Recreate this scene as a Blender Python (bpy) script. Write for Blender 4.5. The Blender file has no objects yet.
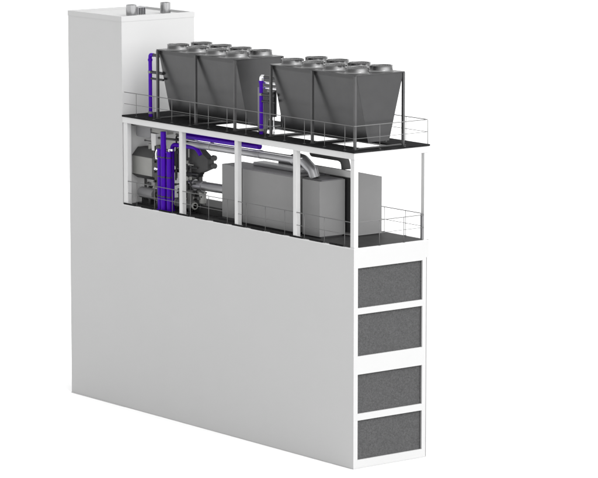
import bpy, bmesh, math, random
from mathutils import Vector, Matrix
random.seed(7)
C = bpy.context.scene
col = C.collection

# ------------------------------------------------------------------ camera
cam_d = bpy.data.cameras.new("camera")
cam = bpy.data.objects.new("camera", cam_d); col.objects.link(cam)
cam.location = (145.868, -118.714, 42.411)
cam.rotation_euler = (math.radians(90 - 8.8139), 0, math.radians(51.7992))
cam_d.sensor_fit = 'HORIZONTAL'; cam_d.sensor_width = 36.0
cam_d.lens = 204.164
cam_d.clip_start = 1.0; cam_d.clip_end = 8000
C.camera = cam

# ------------------------------------------------------------------ studio surround light
w = bpy.data.worlds.new("World"); C.world = w; w.use_nodes = True
nt = w.node_tree; nt.nodes.clear()
def wn(t, **k):
    n = nt.nodes.new(t)
    for a, b in k.items(): setattr(n, a, b)
    return n
def link(a, b): nt.links.new(a, b)
tc = wn('ShaderNodeTexCoord')
def lobe(direction, power, gain):
    d = Vector(direction).normalized()
    dp = wn('ShaderNodeVectorMath', operation='DOT_PRODUCT')
    dp.inputs[1].default_value = d
    link(tc.outputs['Generated'], dp.inputs[0])
    mx = wn('ShaderNodeMath', operation='MAXIMUM'); mx.inputs[1].default_value = 0.0
    link(dp.outputs['Value'], mx.inputs[0])
    pw = wn('ShaderNodeMath', operation='POWER'); pw.inputs[1].default_value = power
    link(mx.outputs[0], pw.inputs[0])
    ml = wn('ShaderNodeMath', operation='MULTIPLY'); ml.inputs[1].default_value = gain
    link(pw.outputs[0], ml.inputs[0])
    return ml.outputs[0]
BASE = 0.50
terms = [lobe((0, 0, 1), 2.0, 1.0), lobe((1.0, 0.12, 0.38), 3.0, 3.95), lobe((-0.8, 0.9, 0.0), 1.0, 0.6)]
acc = None
for t in terms:
    ad = wn('ShaderNodeMath', operation='ADD')
    if acc is None: ad.inputs[0].default_value = BASE
    else: link(acc, ad.inputs[0])
    link(t, ad.inputs[1]); acc = ad.outputs[0]
bg = wn('ShaderNodeBackground'); bg.inputs['Color'].default_value = (1, 1, 1, 1)
link(acc, bg.inputs['Strength'])
wo = wn('ShaderNodeOutputWorld'); link(bg.outputs[0], wo.inputs[0])

# one large softbox, high on the right-hand side of the model
kl = bpy.data.lights.new("softbox", 'AREA'); kl.shape = 'SQUARE'; kl.size = 40; kl.energy = 26000
ko = bpy.data.objects.new("softbox", kl); col.objects.link(ko)
ko.location = (75, -6, 105)
ko.rotation_euler = (Vector((-10, 3, 14)) - ko.location).to_track_quat('-Z', 'Y').to_euler()

C.view_settings.view_transform = 'Standard'; C.view_settings.look = 'None'
C.view_settings.exposure = 0.0; C.view_settings.gamma = 1.0
C.render.engine = 'CYCLES'
C.render.resolution_x = 1024; C.render.resolution_y = 819
C.cycles.max_bounces = 8

# ------------------------------------------------------------------ materials
def mat(name, c, rough=0.6, metal=0.0, var=0.05, scale=1.5, spec=0.5, bump=0.0, bscale=20.0):
    m = bpy.data.materials.new(name); m.use_nodes = True
    n = m.node_tree.nodes; l = m.node_tree.links
    b = n['Principled BSDF']
    b.inputs['Roughness'].default_value = rough
    b.inputs['Metallic'].default_value = metal
    b.inputs['Specular IOR Level'].default_value = spec
    t = n.new('ShaderNodeTexCoord')
    nz = n.new('ShaderNodeTexNoise'); nz.inputs['Scale'].default_value = scale
    nz.inputs['Detail'].default_value = 6
    l.new(t.outputs['Object'], nz.inputs['Vector'])
    rp = n.new('ShaderNodeValToRGB')
    rp.color_ramp.elements[0].position = 0.3; rp.color_ramp.elements[1].position = 0.7
    rp.color_ramp.elements[0].color = tuple(x * (1 - var) for x in c) + (1,)
    rp.color_ramp.elements[1].color = tuple(min(1, x * (1 + var)) for x in c) + (1,)
    l.new(nz.outputs['Fac'], rp.inputs['Fac'])
    l.new(rp.outputs['Color'], b.inputs['Base Color'])
    if bump:
        n2 = n.new('ShaderNodeTexNoise'); n2.inputs['Scale'].default_value = bscale
        l.new(t.outputs['Object'], n2.inputs['Vector'])
        bp = n.new('ShaderNodeBump'); bp.inputs['Strength'].default_value = bump
        bp.inputs['Distance'].default_value = 0.01
        l.new(n2.outputs['Fac'], bp.inputs['Height']); l.new(bp.outputs['Normal'], b.inputs['Normal'])
    return m
M = dict(
    ground=mat('white_floor', (0.87, 0.87, 0.87), 1.0, spec=0.0, var=0.0),
    wall=mat('white_cladding', (0.405, 0.405, 0.405), 0.7, spec=0.2, var=0.008, scale=0.3),
    steel=mat('white_steel', (0.47, 0.47, 0.47), 0.5, spec=0.3, var=0.02),
    deck=mat('dark_deck', (0.012, 0.012, 0.0125), 0.8, spec=0.03, var=0.35, scale=3.0, bump=0.4),
    floor=mat('dark_floor', (0.03, 0.03, 0.03), 0.5, spec=0.06, var=0.2, scale=2.0),
    louver=mat('louver_metal', (0.047, 0.047, 0.048), 0.6, 0.2, var=0.38, scale=11.0),
    dark=mat('dark_recess', (0.02, 0.02, 0.02), 0.7),
    cooler=mat('cooler_sheet', (0.062, 0.062, 0.063), 0.30, 0.85, var=0.04),
    post=mat('cooler_post', (0.075, 0.075, 0.076), 0.4, 0.7),
    drum=mat('fan_drum', (0.15, 0.15, 0.151), 0.19, 0.9, var=0.04),
    black=mat('black_paint', (0.012, 0.012, 0.013), 0.4),
    rail=mat('rail_steel', (0.13, 0.13, 0.13), 0.4, 0.6),
    purple=mat('purple_pipe', (0.043, 0.001, 0.27), 0.35, spec=0.1, var=0.05),
    silver=mat('silver_duct', (0.30, 0.30, 0.31), 0.35, 0.7, var=0.06),
    chrome=mat('brushed_steel', (0.34, 0.34, 0.345), 0.22, 0.95, var=0.05),
    bright=mat('polished_steel', (0.75, 0.75, 0.76), 0.2, 0.95),
    cab=mat('grey_cabinet', (0.165, 0.165, 0.165), 0.55, var=0.02, spec=0.3),
    cabtop=mat('dark_grey_top', (0.085, 0.083, 0.09), 0.5),
    machine=mat('machine_grey', (0.21, 0.21, 0.2), 0.5, var=0.05),
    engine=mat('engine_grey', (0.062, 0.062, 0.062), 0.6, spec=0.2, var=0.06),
    panel=mat('panel_grey', (0.16, 0.16, 0.165), 0.5),
)

# ------------------------------------------------------------------ mesh helpers
# Building axes: X runs from the louvred front to the tower (world -x), Y across, Z up.
def V(X, Y, Z): return Vector((-X, Y, Z))

class MB:
    def __init__(s): s.bm = bmesh.new()
    def box(s, X0, X1, Y0, Y1, Z0, Z1, bev=0.0):
        t = bmesh.new(); bmesh.ops.create_cube(t, size=1.0)
        sx, sy, sz = abs(X1 - X0), abs(Y1 - Y0), abs(Z1 - Z0)
        c = V((X0 + X1) / 2, (Y0 + Y1) / 2, (Z0 + Z1) / 2)
        for v in t.verts: v.co = Vector((v.co.x * sx, v.co.y * sy, v.co.z * sz)) + c
        if bev > 0:
            bmesh.ops.bevel(t, geom=t.edges[:], offset=min(bev, min(sx, sy, sz) * .45), segments=2, affect='EDGES', profile=0.5)
        s.merge(t); return s
    def merge(s, t):
        bmesh.ops.recalc_face_normals(t, faces=t.faces[:])
        me = bpy.data.meshes.new('tmp'); t.to_mesh(me); t.free(); s.bm.from_mesh(me); bpy.data.meshes.remove(me)
    def prism(s, pts, axis, a0, a1, bev=0.0):
        """polygon pts in the plane of the two other axes (in X,Y,Z order), extruded along axis"""
        t = bmesh.new()
        def P(p, a):
            if axis == 'X': return V(a, p[0], p[1])
            if axis == 'Y': return V(p[0], a, p[1])
            return V(p[0], p[1], a)
        A = [t.verts.new(P(p, a0)) for p in pts]; B = [t.verts.new(P(p, a1)) for p in pts]
        t.faces.new(A); t.faces.new(B)
        for i in range(len(pts)):
            j = (i + 1) % len(pts); t.faces.new((A[i], A[j], B[j], B[i]))
        bmesh.ops.recalc_face_normals(t, faces=t.faces[:])
        if bev > 0: bmesh.ops.bevel(t, geom=t.edges[:], offset=bev, segments=2, affect='EDGES', profile=0.5)
        s.merge(t); return s
    def tube(s, pts, r, seg=14, bend=0.0, cap=True):
        """round pipe along a polyline (X,Y,Z); corners rounded with radius bend"""
        P = [V(*p) for p in pts]
        if bend > 0 and len(P) > 2:
            Q = [P[0]]
            for i in range(1, len(P) - 1):
                a, b, c = P[i - 1], P[i], P[i + 1]
                d1 = (a - b); d2 = (c - b)
                k = min(bend, d1.length * .49, d2.length * .49)
                p0 = b + d1.normalized() * k; p2 = b + d2.normalized() * k
                for n in range(7):
                    u = n / 6; Q.append(p0 * (1 - u) ** 2 + b * 2 * u * (1 - u) + p2 * u * u)
            Q.append(P[-1]); P = Q
        t = bmesh.new(); rings = []; up = None
        for i, p in enumerate(P):
            if i == 0: d = P[1] - P[0]
            elif i == len(P) - 1: d = P[-1] - P[-2]
            else: d = (P[i + 1] - P[i]).normalized() + (P[i] - P[i - 1]).normalized()
            d.normalize()
            if up is None:
                up = Vector((0, 0, 1)) if abs(d.z) < .9 else Vector((1, 0, 0))
            u = (up - d * up.dot(d)).normalized(); v = d.cross(u); up = u
            rings.append([t.verts.new(p + (u * math.cos(2 * math.pi * k / seg) + v * math.sin(2 * math.pi * k / seg)) * r) for k in range(seg)])
        for a, b in zip(rings, rings[1:]):
            for k in range(seg):
                f = t.faces.new((a[k], a[(k + 1) % seg], b[(k + 1) % seg], b[k])); f.smooth = True
        if cap: t.faces.new(rings[0]); t.faces.new(rings[-1])
        s.merge(t); return s
    def lathe(s, cx, cy, prof, seg=32):
        """profile [(r, z)] turned about the vertical axis; closed solid of revolution"""
        t = bmesh.new(); c = V(cx, cy, 0); rings = []
        for r, z in prof:
            if r <= 1e-6: rings.append([t.verts.new(c + Vector((0, 0, z)))])
            else: rings.append([t.verts.new(c + Vector((r * math.cos(2 * math.pi * k / seg), r * math.sin(2 * math.pi * k / seg), z))) for k in range(seg)])
        for a, b in zip(rings, rings[1:]):
            for k in range(seg):
                j = (k + 1) % seg
                if len(a) == 1 and len(b) == 1: continue
                if len(a) == 1: f = t.faces.new((a[0], b[j], b[k]))
                elif len(b) == 1: f = t.faces.new((a[k], a[j], b[0]))
                else: f = t.faces.new((a[k], a[j], b[j], b[k]))
                f.smooth = True
        s.merge(t); return s
    def build(s, name, m, parent=None):
        bm = s.bm
        if parent:
            o0 = Vector(parent['_o'])
            lo = o0
        else:
            xs = [v.co for v in bm.verts]
            mn = Vector([min(v[i] for v in xs) for i in range(3)]); mxx = Vector([max(v[i] for v in xs) for i in range(3)])
            lo = Vector(((mn.x + mxx.x) / 2, (mn.y + mxx.y) / 2, mn.z))
        for v in bm.verts: v.co -= lo
        for e in bm.edges:
            if len(e.link_faces) == 2 and e.calc_face_angle(0) > math.radians(38): e.smooth = False
        me = bpy.data.meshes.new(name); bm.to_mesh(me); bm.free()
        me.materials.append(m)
        o = bpy.data.objects.new(name, me); col.objects.link(o)
        o['_o'] = tuple(lo)
        if parent: o.parent = parent
        else: o.location = lo
        return o

def tag(o, label, cat, group=None):
    o['label'] = label; o['category'] = cat
    if group: o['group'] = group
    return o
def thing(name, X, Y, Z, label, cat, group=None):
    o = bpy.data.objects.new(name, None); o.empty_display_size = 0.3; col.objects.link(o)
    o.location = V(X, Y, Z); o['_o'] = tuple(V(X, Y, Z))
    return tag(o, label, cat, group)
def copy_tree(o, parent=None):
    c = o.copy(); col.objects.link(c)
    if parent: c.parent = parent
    for ch in list(o.children): copy_tree(ch, c)
    return c

# ------------------------------------------------------------------ dimensions
W, L, LT = 5.5, 28.18, 22.43
HD, HR, HT = 12.69, 18.19, 24.20

# ------------------------------------------------------------------ ground
g = MB(); g.box(-1500, 1800, -1500, 1800, -1.0, 0.0)
go = g.build('ground', M['ground']); go['kind'] = 'structure'

# ------------------------------------------------------------------ building
bld = thing('plant_building', 14, W / 2, 0, 'tall narrow white plant building with a blank side wall, louvred end and raised stair tower', 'building')
b = MB(); b.box(0.16, LT, 0, W - 0.08, 0.05, HD - 0.06)
b.build('lower_block', M['wall'], bld)
# louvred end wall: stiles and rails around four openings
zs = [(0.52, 2.80), (3.19, 5.45), (6.50, 8.90), (9.26, 11.545)]
f = MB(); y0, y1 = 0.30, 5.06
f.box(0, .16, 0, y0, 0.05, HD - .06); f.box(0, .16, y1, W - 0.165, 0.05, 11.69); f.box(0, .16, W - .13, W - .08, 0.05, 11.69); f.box(0, .16, y1, W + .03, 11.69, HD - .06)
zz = [0.05] + [z for p in zs for z in p] + [HD - .06]
for i in range(0, len(zz), 2): f.box(0, .16, y0, y1, zz[i], zz[i + 1])
f.build('end_frame', M['wall'], bld)
for i, (a, c) in enumerate(zs):
    lv = MB()
    t = 0.035
    lv.box(.10, .158, y0 + .004, y0 + t, a + .004, c - .004); lv.box(.10, .158, y1 - t, y1 - .004, a + .004, c - .004)
    lv.box(.10, .158, y0 + t, y1 - t, a + .004, a + t); lv.box(.10, .158, y0 + t, y1 - t, c - t, c - .004)
    lo = lv.build('louver_panel', M['louver'], bld)
    sl = MB(); n = 34; ph = (c - a - 2 * t) / n
    for k in range(n):
        z = a + t + ph * (k + .5)
        sl.prism([(.112, z - ph * .42), (.122, z - ph * .42), (.150, z + ph * .42), (.140, z + ph * .42)], 'Y', y0 + t + .002, y1 - t - .002)
    sl.build('slats', M['louver'], lo)
bb = MB(); bb.box(.05, .16, W - .08, W + .03, 11.69, HD - .06); bb.box(.16, LT, W - .08, W + .03, 11.69, HD - .06)
bb.build('slab_edge', M['wall'], bld)
fl = MB(); fl.box(.12, LT, .10, W - .10, HD - .06, HD)
fl.build('floor', M['floor'], bld)
kb = MB(); kb.box(0, LT, 0, .10, HD - .06, HD + .002); kb.box(0, .12, .10, W + .03, HD - .06, HD + .002); kb.box(.12, LT, W - .10, W + .03, HD - .06, HD + .002)
kb.build('floor_edge', M['steel'], bld)
tw = MB(); tw.box(LT, L, 0, W, 0.05, HT - .32)
two = tw.build('tower', M['wall'], bld)
pl = MB(); pl.box(LT - .02, L + .02, -.03, W + .03, 0.0, 0.05)
pl.box(0.02, LT - .02, .02, W - .1, 0.0, 0.05)
pl.build('plinth', M['wall'], bld)
pp = MB(); e = .015; T = .18
X0, X1, Y0, Y1 = LT - e, L + e, -e, W + e
pp.box(X0, X1, Y0, Y0 + T, HT - .32, HT); pp.box(X0, X1, Y1 - T, Y1, HT - .32, HT)
pp.box(X0, X0 + T, Y0 + T, Y1 - T, HT - .32, HT); pp.box(X1 - T, X1, Y0 + T, Y1 - T, HT - .32, HT)
pp.build('parapet', M['wall'], two)
rf = MB(); rf.box(X0 + T, X1 - T, Y0 + T, Y1 - T, HT - .32, HT - .14)
rf.build('roof', M['wall'], two)
for cx, cy in ((23.65, 1.6), (23.75, 4.25)):
    s = MB(); z0 = HT - .14; h = .70
    s.lathe(cx, cy, [(.42, z0), (.35, z0 + .05), (.325, z0 + .06), (.325, z0 + h), (.29, z0 + h), (.29, z0 + .3), (0, z0 + .3)])
    s.build('chimney', M['chrome'], two)

v = MB(); z0 = HT - .14
for k in range(5): v.box(24.1, 24.5, 2.45 + k * .13, 2.49 + k * .13, z0, z0 + .42)
v.box(24.08, 24.52, 2.42, 3.04, z0 + .43, z0 + .47)
v.build('roof_vent', M['silver'], two)

# ------------------------------------------------------------------ steel platform carrying the coolers
pf = thing('steel_platform', 11, W / 2, HD, 'white steel frame of posts and beams carrying a dark deck over the machinery', 'platform')
PX = [(0.03, .33), (5.28, .30), (10.83, .30), (16.32, .30), (21.95, .42)]
for x, s_ in PX:
    p = MB(); p.box(x, x + s_, .03, .33, HD + .02, HR - .46, .012)
    p.box(x - .05, x + s_ + .05, .005, .38, HD + .004, HD + .024)
    p.build('column', M['steel'], pf)
for x in (0.03, 22.0):
    p = MB(); p.box(x, x + .28, W - .33, W - .05, HD + .02, HR - .46, .012)
    p.box(x - .02, x + .33, W - .38, W - .01, HD + .004, HD + .024)
    p.build('column', M['steel'], pf)
bm_ = MB(); bm_.box(0.0, LT - .01, .0, .30, HR - .46, HR - .10); bm_.build('edge_beam', M['steel'], pf)
bm_ = MB(); bm_.box(0.0, LT - .01, W - .30, W, HR - .46, HR - .10); bm_.build('edge_beam', M['steel'], pf)
bm_ = MB(); bm_.box(0.0, .30, .30, W - .30, HR - .46, HR - .10); bm_.build('edge_beam', M['steel'], pf)
for x in (4.42, 8.65, 12.0, 16.5, 20.2):
    cb = MB(); cb.box(x, x + .16, .30, W - .30, HR - .20, HR - .102); cb.build('cross_beam', M['steel'], pf)
# deck with four openings below the coolers
HOLES = [(.95, 4.3), (4.75, 8.5), (9.0, 11.9), (12.5, 15.4)]
HY0, HY1 = 1.36, 3.8
dk = MB(); zt, zb = HR, HR - .10
dk.box(-.04, LT - .01, -.04, HY0, zb, zt); dk.box(-.04, LT - .01, HY1, W + .04, zb, zt)
xs = [-.04] + [v for h in HOLES for v in h] + [LT - .01]
for i in range(0, len(xs), 2): dk.box(xs[i], xs[i + 1], HY0, HY1, zb, zt)
dk.build('deck', M['deck'], pf)

# ------------------------------------------------------------------ railings
def railing(name, z, h, label, xs, m, right_side=True, far=None, xl=LT - .15):
    r = thing(name, 11, .05, z, label, 'railing')
    y = .06; r0 = .020
    t = MB(); path = [(xl, y, z + h), (.06, y, z + h), (.06, W - .06, z + h)]
    if far: path.append((far, W - .06, z + h))
    t.tube(path, .024, 8, bend=.06); t.build('handrail', m, r)
    for k in (.5,):
        t = MB(); path2 = [(a, b_, z + h * k) for a, b_, _ in path]
        t.tube(path2, .016, 8, bend=.06); t.build('mid_rail', m, r)
    spots = [(x, y) for x in xs] + [(.06, yy) for yy in (1.9, 3.7, W - .06)]
    if far: spots += [(x, W - .06) for x in [2.0 + 1.9 * i for i in range(int((far - 2.0) / 1.9) + 1)]]
    for X, Y in spots:
        t = MB(); t.tube([(X, Y, z + .01), (X, Y, z + h - .024)], .018, 8)
        t.box(X - .07, X + .07, Y - .05, Y + .05, z + .004, z + .02)
        t.build('rail_post', m, r)
    return r
railing('railing', HR, 1.41, 'thin grey guard rail around the upper deck in front of the coolers', [.9 + 1.83 * i for i in range(12)], M['rail'], far=8.0)
lr = railing('railing', HD, 1.46, 'thin grey guard rail around the lower floor in front of the cabinets', [.9 + 1.83 * i for i in range(12)], M['rail'], far=4.2)
t = MB(); t.box(.08, .26, W - .42, W - .335, HD + .03, HD + 1.5, .01); t.build('end_post', M['panel'], lr)
for i in range(12):
    x = 1.0 + 1.83 * i
    t = MB(); t.box(x, x + 1.2, -.012, .035, HD + .004, HD + .10); t.build('toe_board', M['deck'], lr)

# ------------------------------------------------------------------ dry coolers
def cooler(X0, label):
    Ln = 7.85; X1 = X0 + Ln
    r = thing('dry_cooler', X0 + Ln / 2, 2.27, HR, label, 'dry cooler', 'dry coolers on the upper deck')
    zT, zB = HR + 4.16, HR + .36
    ya, yb, yc, yd = .62, 3.94, 1.43, 2.98
    h = MB(); h.prism([(yc, zB), (yd, zB), (yb, zT - .2), (yb, zT), (ya, zT), (ya, zT - .2)], 'X', X0 + .05, X1 - .05, .01)
    h.build('hopper_body', M['cooler'], r)
    tp = MB(); tp.box(X0 - .02, X1 + .02, .47, 4.06, zT, zT + .06, .01); tp.build('top_plate', M['cooler'], r)
    for i in range(3):
        x = X0 + .05 + i * (Ln - .1) / 2
        xx = min(max(x, X0 + .08), X1 - .08)
        for y in (.50, 4.02):
            p = MB(); p.box(xx - .07, xx + .07, y - .07, y + .07, HR + .02, zT - .003)
            p.box(xx - .13, xx + .13, y - .13, y + .13, HR + .003, HR + .02)
            p.build('leg', M['post'], r)
        cbm = MB(); cbm.box(xx - .06, xx + .06, .64, 3.88, HR + .022, HR + .09); cbm.build('cross_brace', M['post'], r)
    for y in (1.55, 2.86):
        sk = MB(); sk.box(X0 + .16, X1 - .16, y - .05, y + .05, HR + .285, HR + .357); sk.build('base_rail', M['post'], r)
    for j, y in enumerate((1.38, 3.14)):
        for i in range(4):
            x = X0 + Ln * (i + .5) / 4
            z0 = zT + .06; d = MB(); H = .33
            d.lathe(x, y, [(.76, z0 + .002), (.69, z0 + .05), (.66, z0 + .10), (.655, z0 + H - .04), (.67, z0 + H - .02), (.67, z0 + H), (.61, z0 + H), (.55, z0 + .15), (.55, z0 + .03), (0, z0 + .03)], 40)
            fo = d.build('fan', M['drum'], r)
            ro = MB(); ro.lathe(x, y, [(0, z0 + .10), (.14, z0 + .10), (.14, z0 + .26), (0, z0 + .28)], 16)
            for k in range(6):
                a = k * math.pi / 3 + i
                ca, sa = math.cos(a), math.sin(a)
                t = bmesh.new()
                q = [(.12, -.09, .14), (.53, -.16, .13), (.53, .12, .22), (.12, .07, .23)]
                up_ = [t.verts.new(V(x + u * ca - v * sa, y + u * sa + v * ca, z0 + zz_)) for u, v, zz_ in q]
                dn = [t.verts.new(V(x + u * ca - v * sa, y + u * sa + v * ca, z0 + zz_ - .015)) for u, v, zz_ in q]
                t.faces.new(up_); t.faces.new(dn)
                for m_ in range(4): t.faces.new((up_[m_], up_[(m_ + 1) % 4], dn[(m_ + 1) % 4], dn[m_]))
                ro.merge(t)
            ro.build('rotor', M['black'], fo)
            gd = MB()
            for rr in (.18, .32, .45):
                gd.tube([(x + rr * math.cos(2 * math.pi * k / 24), y + rr * math.sin(2 * math.pi * k / 24), z0 + H - .012) for k in range(25)], .008, 5, cap=False)
            for k in range(4):
                a = k * math.pi / 4
                gd.tube([(x - .6 * math.cos(a), y - .6 * math.sin(a), z0 + H - .014), (x + .6 * math.cos(a), y + .6 * math.sin(a), z0 + H - .014)], .008, 5)
            gd.build('guard', M['rail'], fo)
    return r
ca = cooler(.47, 'V-shaped dark grey dry cooler nearer the louvred end of the deck')
cb_ = copy_tree(ca); cb_.location = ca.location + V(11.62 - .47, 0, 0)
cb_['label'] = 'V-shaped dark grey dry cooler beside the white tower'

# ------------------------------------------------------------------ risers on the upper deck
def riser(X, Y, z0, z1, Xc, label, elbow_mat):
    r = thing('riser_pipe', X, Y, z0, label, 'pipe', 'purple risers feeding the coolers')
    t = MB(); t.tube([(X, Y, z0), (X, Y, z1 - .25)], .115, 16); t.build('pipe', M['purple'], r)
    t = MB(); t.tube([(X, Y, z1 - .25), (X, Y, z1 + .02), (X - .35, Y, z1 + .02)], .112, 16, bend=.22); t.build('elbow', elbow_mat, r)
    t = MB(); t.tube([(X - .35, Y, z1 + .02), (Xc, Y, z1 + .02)], .10, 12); t.build('branch', M['black'], r)
    for z in (z1 - 1.03, z1 - 1.42):
        t = MB(); t.tube([(X, Y, z), (Xc, Y, z)], .095 if z > z1 - 1.2 else .07, 12); t.build('branch', M['black'], r)
    for z in (z1 - 1.03, z1 - .3, HR + .25):
        t = MB(); t.tube([(X, Y, z - .07), (X, Y, z + .07)], .145, 16); t.build('clamp', M['panel'] if z < z1 - .5 else M['purple'], r)
    return r
riser(20.65, .85, 17.45, 21.95, 19.3, 'purple riser pipe standing beside the white tower wall', M['purple'])
riser(9.62, .85, 17.55, 21.55, 8.3, 'purple riser pipe with white elbow between the two coolers', M['bright'])
# manifold between the coolers
mf = thing('valve_manifold', 8.95, 1.15, HR, 'black valve manifold standing between the two coolers next to a purple riser', 'valve')
t = MB(); t.tube([(8.95, 1.15, 19.25), (8.95, 1.15, 20.75)], .26, 20); t.build('vessel', M['black'], mf)
t = MB()
for dx in (-.16, .16): t.box(8.95 + dx - .03, 8.95 + dx + .03, 1.12, 1.18, HR + .004, 19.3)
t.build('stand', M['bright'], mf)
for z in (20.9, 21.2):
    t = MB(); t.tube([(9.5, 1.0, z), (8.3, 1.0, z)], .075, 12); t.build('pipe', M['bright'], mf)
t = MB(); t.tube([(8.95, 1.15, 20.72), (8.95, 1.15, 20.8)], .31, 20); t.build('flange', M['panel'], mf)
pn = thing('control_panel', 10.03, 1.3, HR, 'upright grey control panel behind the purple riser between the coolers', 'control panel')
t = MB(); t.box(9.76, 10.32, 1.12, 1.45, HR + .25, HR + 2.66, .015); t.build('cabinet', M['panel'], pn)
t = MB(); t.box(9.80, 10.28, 1.10, 1.118, HR + .3, HR + 2.6, .005); t.build('door_or_shade_sheet', M['panel'], pn)
t = MB(); t.box(9.78, 9.86, 1.16, 1.4, HR + .004, HR + .26); t.box(10.22, 10.3, 1.16, 1.4, HR + .004, HR + .26); t.build('plinth', M['post'], pn)

# ------------------------------------------------------------------ cabinets on the lower floor
c1 = thing('equipment_cabinet', 9.9, 1.7, HD, 'long grey equipment cabinet with dark roof in the middle of the lower floor', 'cabinet')
t = MB(); t.box(6.05, 11.25, .70, 2.75, HD + .12, 16.02, .02); t.build('body', M['cab'], c1)
t = MB(); t.box(12.1, 13.85, 1.15, 2.75, HD + .12, 15.98, .02); t.build('end_bay', M['cab'], c1)
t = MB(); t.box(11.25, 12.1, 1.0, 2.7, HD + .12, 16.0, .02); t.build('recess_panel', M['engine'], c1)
t = MB(); t.box(6.0, 12.3, .66, 2.80, 16.025, 16.09, .01); t.build('roof', M['cabtop'], c1)
t = MB(); t.box(6.1, 13.8, .85, 2.7, HD + .003, HD + .115); t.build('skid', M['black'], c1)
t = MB(); t.box(6.9, 11.5, 1.7, 2.5, 16.093, 16.3, .02); t.build('roof_duct', M['silver'], c1)
c2 = thing('equipment_cabinet', 4.8, 1.7, HD, 'short grey cabinet with rounded corner below the silver duct elbow', 'cabinet')
t = MB()
rr = .22; pts = [(4.12, .82)]
for k in range(7):
    a = math.pi / 2 * k / 6
    pts.append((5.86 - rr + rr * math.sin(a), .82 + rr - rr * math.cos(a)))
pts += [(5.86, 2.68), (4.12, 2.68)]
t.prism(pts, 'Z', HD + .09, 15.98); o = t.build('body', M['cab'], c2)
for p_ in o.data.polygons: p_.use_smooth = True
t = MB(); t.box(4.15, 5.75, .95, 2.5, HD + .003, HD + .085); t.build('skid', M['black'], c2)
t = MB(); t.box(4.16, 5.75, 1.0, 2.6, 15.983, 16.03); t.build('roof', M['cabtop'], c2)
c3 = thing('equipment_cabinet', 7, 3.8, HD, 'tall grey cabinet with sloping roof at the back of the lower floor', 'cabinet')
t = MB(); t.prism([(2.78, HD + .06), (4.88, HD + .06), (4.88, 16.02), (2.78, 16.50)], 'X', 3.45, 10.5, .015); t.build('body', M['cab'], c3)
t = MB(); t.box(3.55, 10.4, 2.9, 4.75, HD + .003, HD + .055); t.build('skid', M['black'], c3)
t = MB(); t.box(3.6, 5.6, 2.755, 2.776, HD + .2, 16.05, .004); t.build('door_or_shade_sheet', M['black'], c3)  # black sheet: painted shade for the gap behind the short cabinet
t = MB(); t.box(3.46, 7.4, 2.72, 2.776, 16.1, 16.47, .01); t.build('lit_side_strip', M['steel'], c3)  # added strip; brightness of the upper near side put into its paler colour

# ------------------------------------------------------------------ ducts and headers under the deck
t = MB(); t.tube([(17.6, .95, 17.34), (9.85, .92, 17.42)], .17, 16)
tag(t.build('header_pipe', M['purple']), 'long horizontal purple header pipe directly under the upper deck beam', 'pipe')
t = MB(); t.tube([(17.6, .85, 17.12), (5.8, .85, 17.16)], .03, 10)
tag(t.build('conduit', M['bright']), 'thin bright conduit running under the purple header pipe', 'conduit')
for z, y, lab in ((17.60, .62, 'upper narrow purple line tucked behind the upper deck beam'), (17.15, 1.45, 'lower narrow purple line running behind the silver duct')):
    t = MB(); t.tube([(18.5, y, z), (10.6, y, z + .05)], .055, 10)
    tag(t.build('pipe_line', M['purple']), lab, 'pipe')
sd = thing('silver_duct', 11, 1.1, HD, 'long round silver duct under the deck bending down onto the short grey cabinet', 'duct')
t = MB(); t.tube([(17.7, 1.1, 16.88), (6.3, 1.1, 16.96)], .235, 20); t.build('duct', M['silver'], sd)
t = MB(); t.tube([(6.9, 1.1, 16.96), (6.45, 1.12, 17.06), (6.1, 1.2, 17.0), (5.45, 1.35, 16.45), (5.3, 1.4, 16.034)], .32, 22, bend=.06); t.build('elbow', M['silver'], sd)
for x in (14.8, 10.0, 7.0):
    t = MB(); t.tube([(x - .05, 1.1, 16.90 + (17 - x) * .006), (x + .05, 1.1, 16.90 + (17 - x) * .006)], .26, 20); t.build('flange', M['silver'], sd)
t = MB(); t.tube([(7.6, 3.1, 17.15), (5.1, 3.1, 17.15), (4.72, 3.1, 17.02), (4.58, 3.1, 16.75), (4.55, 3.1, 16.46)], .27, 20, bend=.12)
dd = tag(t.build('exhaust_duct', M['engine']), 'dark round duct curving down onto the sloping cabinet roof beside the corner post', 'duct')

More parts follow.
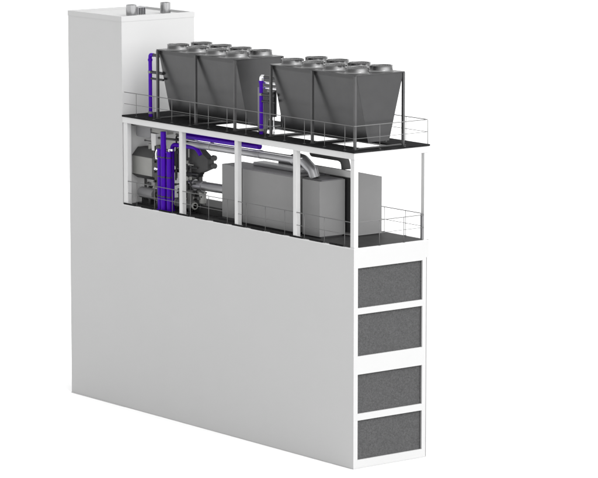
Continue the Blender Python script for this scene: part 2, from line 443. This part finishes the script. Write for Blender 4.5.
# ------------------------------------------------------------------ purple risers at the tower end of the lower floor
for (X, Y, r_, z1, lab) in [(18.62, .33, .175, 17.50, 'tallest thick purple pipe in the upright bundle by the second post'),
                            (19.12, .42, .155, 16.35, 'short purple pipe on the tower side of the upright bundle'),
                            (18.17, .42, .165, 16.25, 'short purple pipe on the post side of the upright bundle'),
                            (18.3, .75, .13, 17.0, 'purple pipe standing behind the upright bundle, bent over toward the engine')]:
    p = thing('standpipe', X, Y, HD, lab, 'pipe', 'upright purple pipes by the tower')
    t = MB()
    if z1 == 17.0: t.tube([(X, Y, HD + .03), (X, Y, 16.72), (16.2, 1.0, 16.72), (15.9, 1.1, 16.3)], r_, 14, bend=.3)
    else: t.tube([(X, Y, HD + .03), (X, Y, z1)], r_, 16)
    t.build('pipe', M['purple'], p)
    t = MB(); t.tube([(X, Y, HD + .003), (X, Y, HD + .05)], r_ + .06, 16); t.build('base_flange', M['purple'], p)
    if z1 < 16.8:
        t = MB(); t.tube([(X, Y, z1), (X, Y, z1 + .06)], r_ + .04, 16); t.build('cap', M['purple'], p)
    if z1 != 17.0:
        for z in (13.55, 14.75, 15.95):
            t = MB(); t.tube([(X, Y, z - .035), (X, Y, z + .035)], r_ + .018, 16); t.build('clamp', M['black'], p)
    if X > 19:
        t = MB(); t.tube([(X + .3, Y - .05, 15.75), (X + .33, Y - .05, 16.15), (X + .2, Y - .05, 16.35)], .055, 10, bend=.1)
        t.tube([(X, Y, 15.78), (X + .3, Y - .05, 15.78)], .04, 8); t.build('gauge_line', M['bright'], p)
        t = MB(); t.tube([(X, Y, 15.15), (X + .42, Y - .02, 15.15)], .075, 12); t.tube([(X + .36, Y - .02, 15.15), (X + .43, Y - .02, 15.15)], .12, 12); t.build('drain_valve', M['bright'], p)
    if X < 18.2:
        t = MB(); t.tube([(X, Y, z1 + .06), (X, Y, z1 + .22)], .05, 10); t.tube([(X - .25, Y, z1 + .2), (X, Y, z1 + .22)], .06, 10); t.lathe(X - .3, Y, [(0, z1 + .12), (.1, z1 + .14), (.1, z1 + .26), (0, z1 + .28)], 14); t.build('vent_valve', M['bright'], p)

# ------------------------------------------------------------------ machinery at the tower end of the lower floor
en = thing('gas_engine', 16.7, 2.1, HD, 'large dark chamfered engine block behind the second post', 'engine')
t = MB(); t.prism([(15.75, 15.42), (15.75, 16.02), (16.6, 16.5), (18.6, 16.5), (19.2, 16.1), (19.2, 15.3), (18.6, 15.1), (16.6, 15.1)], 'Y', 1.5, 2.0, .02); t.build('block', M['engine'], en)
for z in (16.22, 15.74):
    t = MB(); t.tube([(15.75, 1.8, z - .12), (15.55, 1.8, z - .12)], .06, 10); t.tube([(15.6, 1.8, z - .12), (15.4, 1.8, z - .12)], .17, 16); t.build('knob', M['engine'], en)
t = MB(); t.prism([(16.9, 14.8), (18.6, 14.8), (19.1, 15.09), (16.6, 15.09)], 'Y', 1.55, 1.95, .02); t.build('sump', M['black'], en)
for x in (17.0, 18.4):
    t = MB(); t.box(x, x + .3, 1.8, 1.95, HD + .95, 14.79); t.build('support', M['engine'], en)
t = MB(); t.tube([(17.9, 1.42, 16.1), (17.9, 1.42, 16.6)], .09, 12); t.tube([(17.9, 1.42, 16.32), (17.9, 1.42, 16.40)], .13, 12); t.build('valve', M['bright'], en)
sk = MB(); sk.box(14.1, 19.6, 1.3, 3.0, HD + .004, HD + .55, .02)
tag(sk.build('engine_skid', M['floor']), 'low dark steel skid standing under the engine block', 'skid')
ex = thing('exhaust_pipe', 15.5, 1.6, HD + 1, 'silver horizontal pipe running from the pump into the long grey cabinet', 'pipe')
t = MB(); t.tube([(17.2, 1.6, 14.32), (13.86, 1.6, 14.38)], .28, 20); t.build('pipe', M['silver'], ex)
for x in (17.15, 16.3):
    t = MB(); t.tube([(x - .06, 1.6, 14.33), (x + .06, 1.6, 14.33)], .33, 20); t.build('flange', M['silver'], ex)
t = MB(); t.tube([(17.2, 1.6, 14.32), (17.6, 1.6, 14.45), (18.6, 1.6, 14.45)], .15, 14, bend=.2); t.build('branch', M['bright'], ex)
def pump(X, Y, label):
    p = thing('circulation_pump', X, Y, HD, label, 'pump', 'dark pumps beneath the silver pipe')
    t = MB(); t.lathe(X, Y, [(0, HD + .35), (.30, HD + .35), (.34, HD + .5), (.30, HD + .72), (.17, HD + .8), (.17, HD + 1.32), (.21, HD + 1.32), (.21, HD + 1.4), (0, HD + 1.4)], 20); t.build('casing', M['engine'], p)
    t = MB(); t.tube([(X - .5, Y, HD + .5), (X + .5, Y, HD + .5)], .14, 14); t.build('suction_pipe', M['machine'], p)
    for s_ in (-1, 1):
        t = MB(); t.tube([(X + s_ * .42, Y, HD + .5), (X + s_ * .5, Y, HD + .5)], .22, 14); t.build('flange', M['machine'], p)
    t = MB(); t.box(X - .3, X + .3, Y - .2, Y + .2, HD + .004, HD + .1); t.box(X - .08, X + .08, Y - .08, Y + .08, HD + .1, HD + .36); t.build('foot', M['black'], p)
    return p
pump(16.7, .9, 'dark pump under the flanged end of the silver pipe')
pump(17.7, .95, 'dark pump just beside the second post')
mb_ = thing('manifold_box', 19.85, .95, HD, 'dark upright manifold with side branches between the pale housing and purple bundle', 'manifold')
t = MB(); t.box(19.55, 20.15, .75, 1.25, 13.9, 16.5, .03); t.build('body', M['engine'], mb_)
t = MB()
for z in (14.3, 14.9, 15.5, 16.1): t.tube([(20.15, .95, z), (20.3, .95, z)], .09, 10); t.tube([(20.0, .75, z), (20.0, .60, z)], .07, 10)
t.build('branch', M['black'], mb_)
t = MB(); t.box(19.6, 19.7, .9, 1.1, HD + .003, 13.91); t.box(20.0, 20.1, .9, 1.1, HD + .003, 13.91); t.build('leg', M['black'], mb_)
tb = thing('oil_tank', 18.4, 1.9, HD, 'dark tank standing at the back between the purple bundle and second post', 'tank')
t = MB(); t.box(18.1, 19.4, 2.1, 2.9, HD + .6, 15.0, .05); t.build('body', M['engine'], tb)
t = MB()
for z in (13.9, 14.6): t.box(18.08, 19.42, 2.07, 2.93, z, z + .08)
t.build('strap', M['black'], tb)
fh = thing('filter_housing', 21.3, 1.2, HD, 'pale grey box housing with sloping top against the tower wall', 'filter housing')
t = MB(); t.prism([(.70, 14.55), (.70, 15.66), (1.15, 16.12), (1.9, 16.12), (2.2, 15.7), (2.2, 14.6), (1.9, 14.3), (1.1, 14.3)], 'X', 20.35, 22.38, .02); t.build('body', M['machine'], fh)
t = MB(); t.prism([(.69, 15.69), (1.13, 16.15), (1.9, 16.15), (1.9, 16.125), (1.15, 16.125), (.70, 15.665)], 'X', 20.3, 22.4); t.build('dark_top_plate', M['engine'], fh)  # dark plate laid over the sloping top
t = MB(); t.prism([(.69, 14.53), (1.08, 14.27), (1.9, 14.27), (1.9, 14.295), (1.1, 14.295), (.70, 14.545)], 'X', 20.3, 22.4); t.build('black_under_plate', M['black'], fh)  # black plate laid along the underside
for x in (20.6, 22.0):
    t = MB(); t.box(x, x + .12, 1.4, 1.52, HD + .004, 14.265); t.build('leg', M['engine'], fh)
t = MB(); t.tube([(21.2, 1.3, 16.1), (21.2, 1.3, 16.45)], .2, 16); t.build('spigot', M['machine'], fh)
ub = thing('air_duct', 21.2, 1.0, 16, 'grey boxy air duct under the deck above the pale housing', 'duct')
t = MB(); t.prism([(20.5, 16.95), (20.7, 16.88), (21.9, 16.88), (22.0, 17.0), (22.0, 17.55), (20.5, 17.55)], 'Y', .7, 1.5, .02); t.build('plenum', M['panel'], ub)
t = MB(); t.prism([(20.0, 16.15), (20.42, 16.15), (20.52, 17.2), (20.0, 17.2)], 'Y', .75, 1.2, .02); t.build('drop', M['steel'], ub)
t = MB(); t.box(18.9, 20.5, .8, 1.3, 17.25, 17.5, .02); t.build('branch', M['machine'], ub)
t = MB(); t.tube([(19.9, .9, 16.95), (16.9, .9, 17.05)], .07, 10); t.build('pipe', M['black'], ub)
lm = thing('pump_motor', 21.2, 1.1, HD, 'small grey rounded motor on the floor in the tower corner', 'motor')
t = MB(); t.tube([(21.95, 1.1, 13.4), (20.5, 1.1, 13.4)], .34, 18); t.build('housing', M['panel'], lm)
t = MB(); t.tube([(20.5, 1.1, 13.4), (20.05, 1.1, 13.4)], .14, 14); t.build('shaft', M['black'], lm)
t = MB(); t.prism([(20.3, HD + .1), (19.75, HD + .1), (19.4, 13.7), (19.55, 13.75)], 'Y', .85, 1.3); t.build('guard', M['black'], lm)
t = MB(); t.box(19.6, 22.1, .75, 1.45, HD + .004, HD + .1); t.build('base', M['black'], lm)
t = MB(); t.box(20.8, 21.0, .9, 1.3, HD + .1, 13.1); t.box(21.5, 21.7, .9, 1.3, HD + .1, 13.1); t.build('foot', M['black'], lm)

# smaller plant around the engine
ct = thing('cable_tray', 19.5, .7, 17.4, 'grey ladder cable tray hanging below the deck at the tower end', 'cable tray')
t = MB()
for y in (.45, .85): t.box(17.0, 22.2, y - .015, y + .015, 17.56, 17.64)
for k in range(21): t.box(17.1 + k * .25, 17.14 + k * .25, .465, .835, 17.57, 17.60)
t.build('ladder', M['rail'], ct)
t = MB()
for k, y in enumerate((.52, .6, .69, .77)): t.tube([(17.05, y, 17.62), (19.2, y + .03 * (-1) ** k, 17.625), (22.1, y, 17.62)], .025, 6)
t.build('cable', M['black'], ct)
t = MB()
for x in (17.4, 19.6, 21.8): t.box(x, x + .03, .64, .67, 17.60, HR - .103)
t.build('hanger', M['rail'], ct)
pr_ = thing('pipe_rack', 17.5, 1.2, HD, 'cluster of thin black pipes with valves in front of the engine block', 'pipes')
for X, z0, z1, r_ in ((17.45, HD + .02, 16.9, .05), (17.15, HD + .02, 15.4, .045), (16.95, HD + .02, 14.0, .06), (18.55, 14.6, 17.2, .06)):
    t = MB(); t.tube([(X, 1.25, z0), (X, 1.25, z1), (X - .55, 1.4, z1)], r_, 10, bend=.15); t.build('pipe', M['black'], pr_)
for z, a, c, r_ in ((17.28, 17.0, 18.5, .06), (16.62, 16.9, 18.4, .05), (15.05, 16.4, 18.5, .06), (13.75, 15.9, 18.4, .06)):
    t = MB(); t.tube([(c, 1.2, z), (a, 1.2, z)], r_, 10); t.build('pipe', M['rail'] if z > 16 else M['black'], pr_)
for X, z in ((17.45, 15.7), (17.15, 14.75), (16.95, 13.6)):
    t = MB(); t.tube([(X, 1.25, z - .1), (X, 1.25, z + .1)], .1, 12); t.tube([(X, 1.25, z), (X, 1.0, z)], .03, 8); t.tube([(X, 1.0, z), (X, .97, z)], .14, 16); t.build('valve', M['machine'], pr_)
rng = random.Random(3)
for k in range(22):                                         # short axis-parallel runs, each with a fitting
    X = rng.uniform(16.0, 18.6); Y = rng.uniform(.85, 1.35); z = rng.uniform(HD + .5, 15.0) if X < 16.8 else rng.uniform(HD + .5, 17.3)
    r_ = rng.choice((.03, .04, .055)); ln = rng.uniform(.35, .9)
    e_ = [(X - ln * .5, Y, z), (X, Y + .35, z), (X, Y, z - ln)][k % 3]
    t = MB(); t.tube([(X, Y, z), e_], r_, 8)
    t.tube([(X, Y, z - r_ * 1.6), (X, Y, z + r_ * 1.6)], r_ * 2.1, 10); t.build('pipe', M[rng.choice(('black', 'black', 'engine', 'machine'))], pr_)
wr = thing('pipe_rack', 21, 1.5, HD, 'thin dark pipes and valves on the wall beneath the pale housing', 'pipes')
for k in range(16):
    X = rng.uniform(19.8, 22.0); Y = rng.uniform(1.3, 1.9); z = rng.uniform(HD + .9, 14.2) if k < 11 else rng.uniform(16.3, 17.4)
    r_ = rng.choice((.03, .045, .06)); ln = rng.uniform(.4, 1.0)
    e_ = [(X - ln, Y, z), (X, Y, z - min(ln, .8))][k % 2]
    t = MB(); t.tube([(X, Y, z), e_], r_, 8); t.tube([(X - r_ * 1.5, Y, z), (X + r_ * 1.5, Y, z)], r_ * 2, 10)
    t.build('pipe', M[rng.choice(('black', 'engine', 'rail'))], wr)
st_ = thing('strainer', 16.05, 1.35, HD, 'light grey upright strainer pot on thin legs under the silver pipe', 'strainer')
t = MB(); t.lathe(16.05, 1.35, [(0, HD + .62), (.2, HD + .66), (.22, HD + .8), (.22, HD + 1.25), (.27, HD + 1.25), (.27, HD + 1.33), (0, HD + 1.36)], 20); t.build('pot', M['machine'], st_)
t = MB()
for k in range(3):
    a = 2.1 * k + .4
    t.tube([(16.05 + .17 * math.cos(a), 1.35 + .17 * math.sin(a), HD + .7), (16.05 + .26 * math.cos(a), 1.35 + .26 * math.sin(a), HD + .004)], .025, 8)
t.build('tripod', M['black'], st_)

for o in bpy.data.objects:
    if '_o' in o: del o['_o']
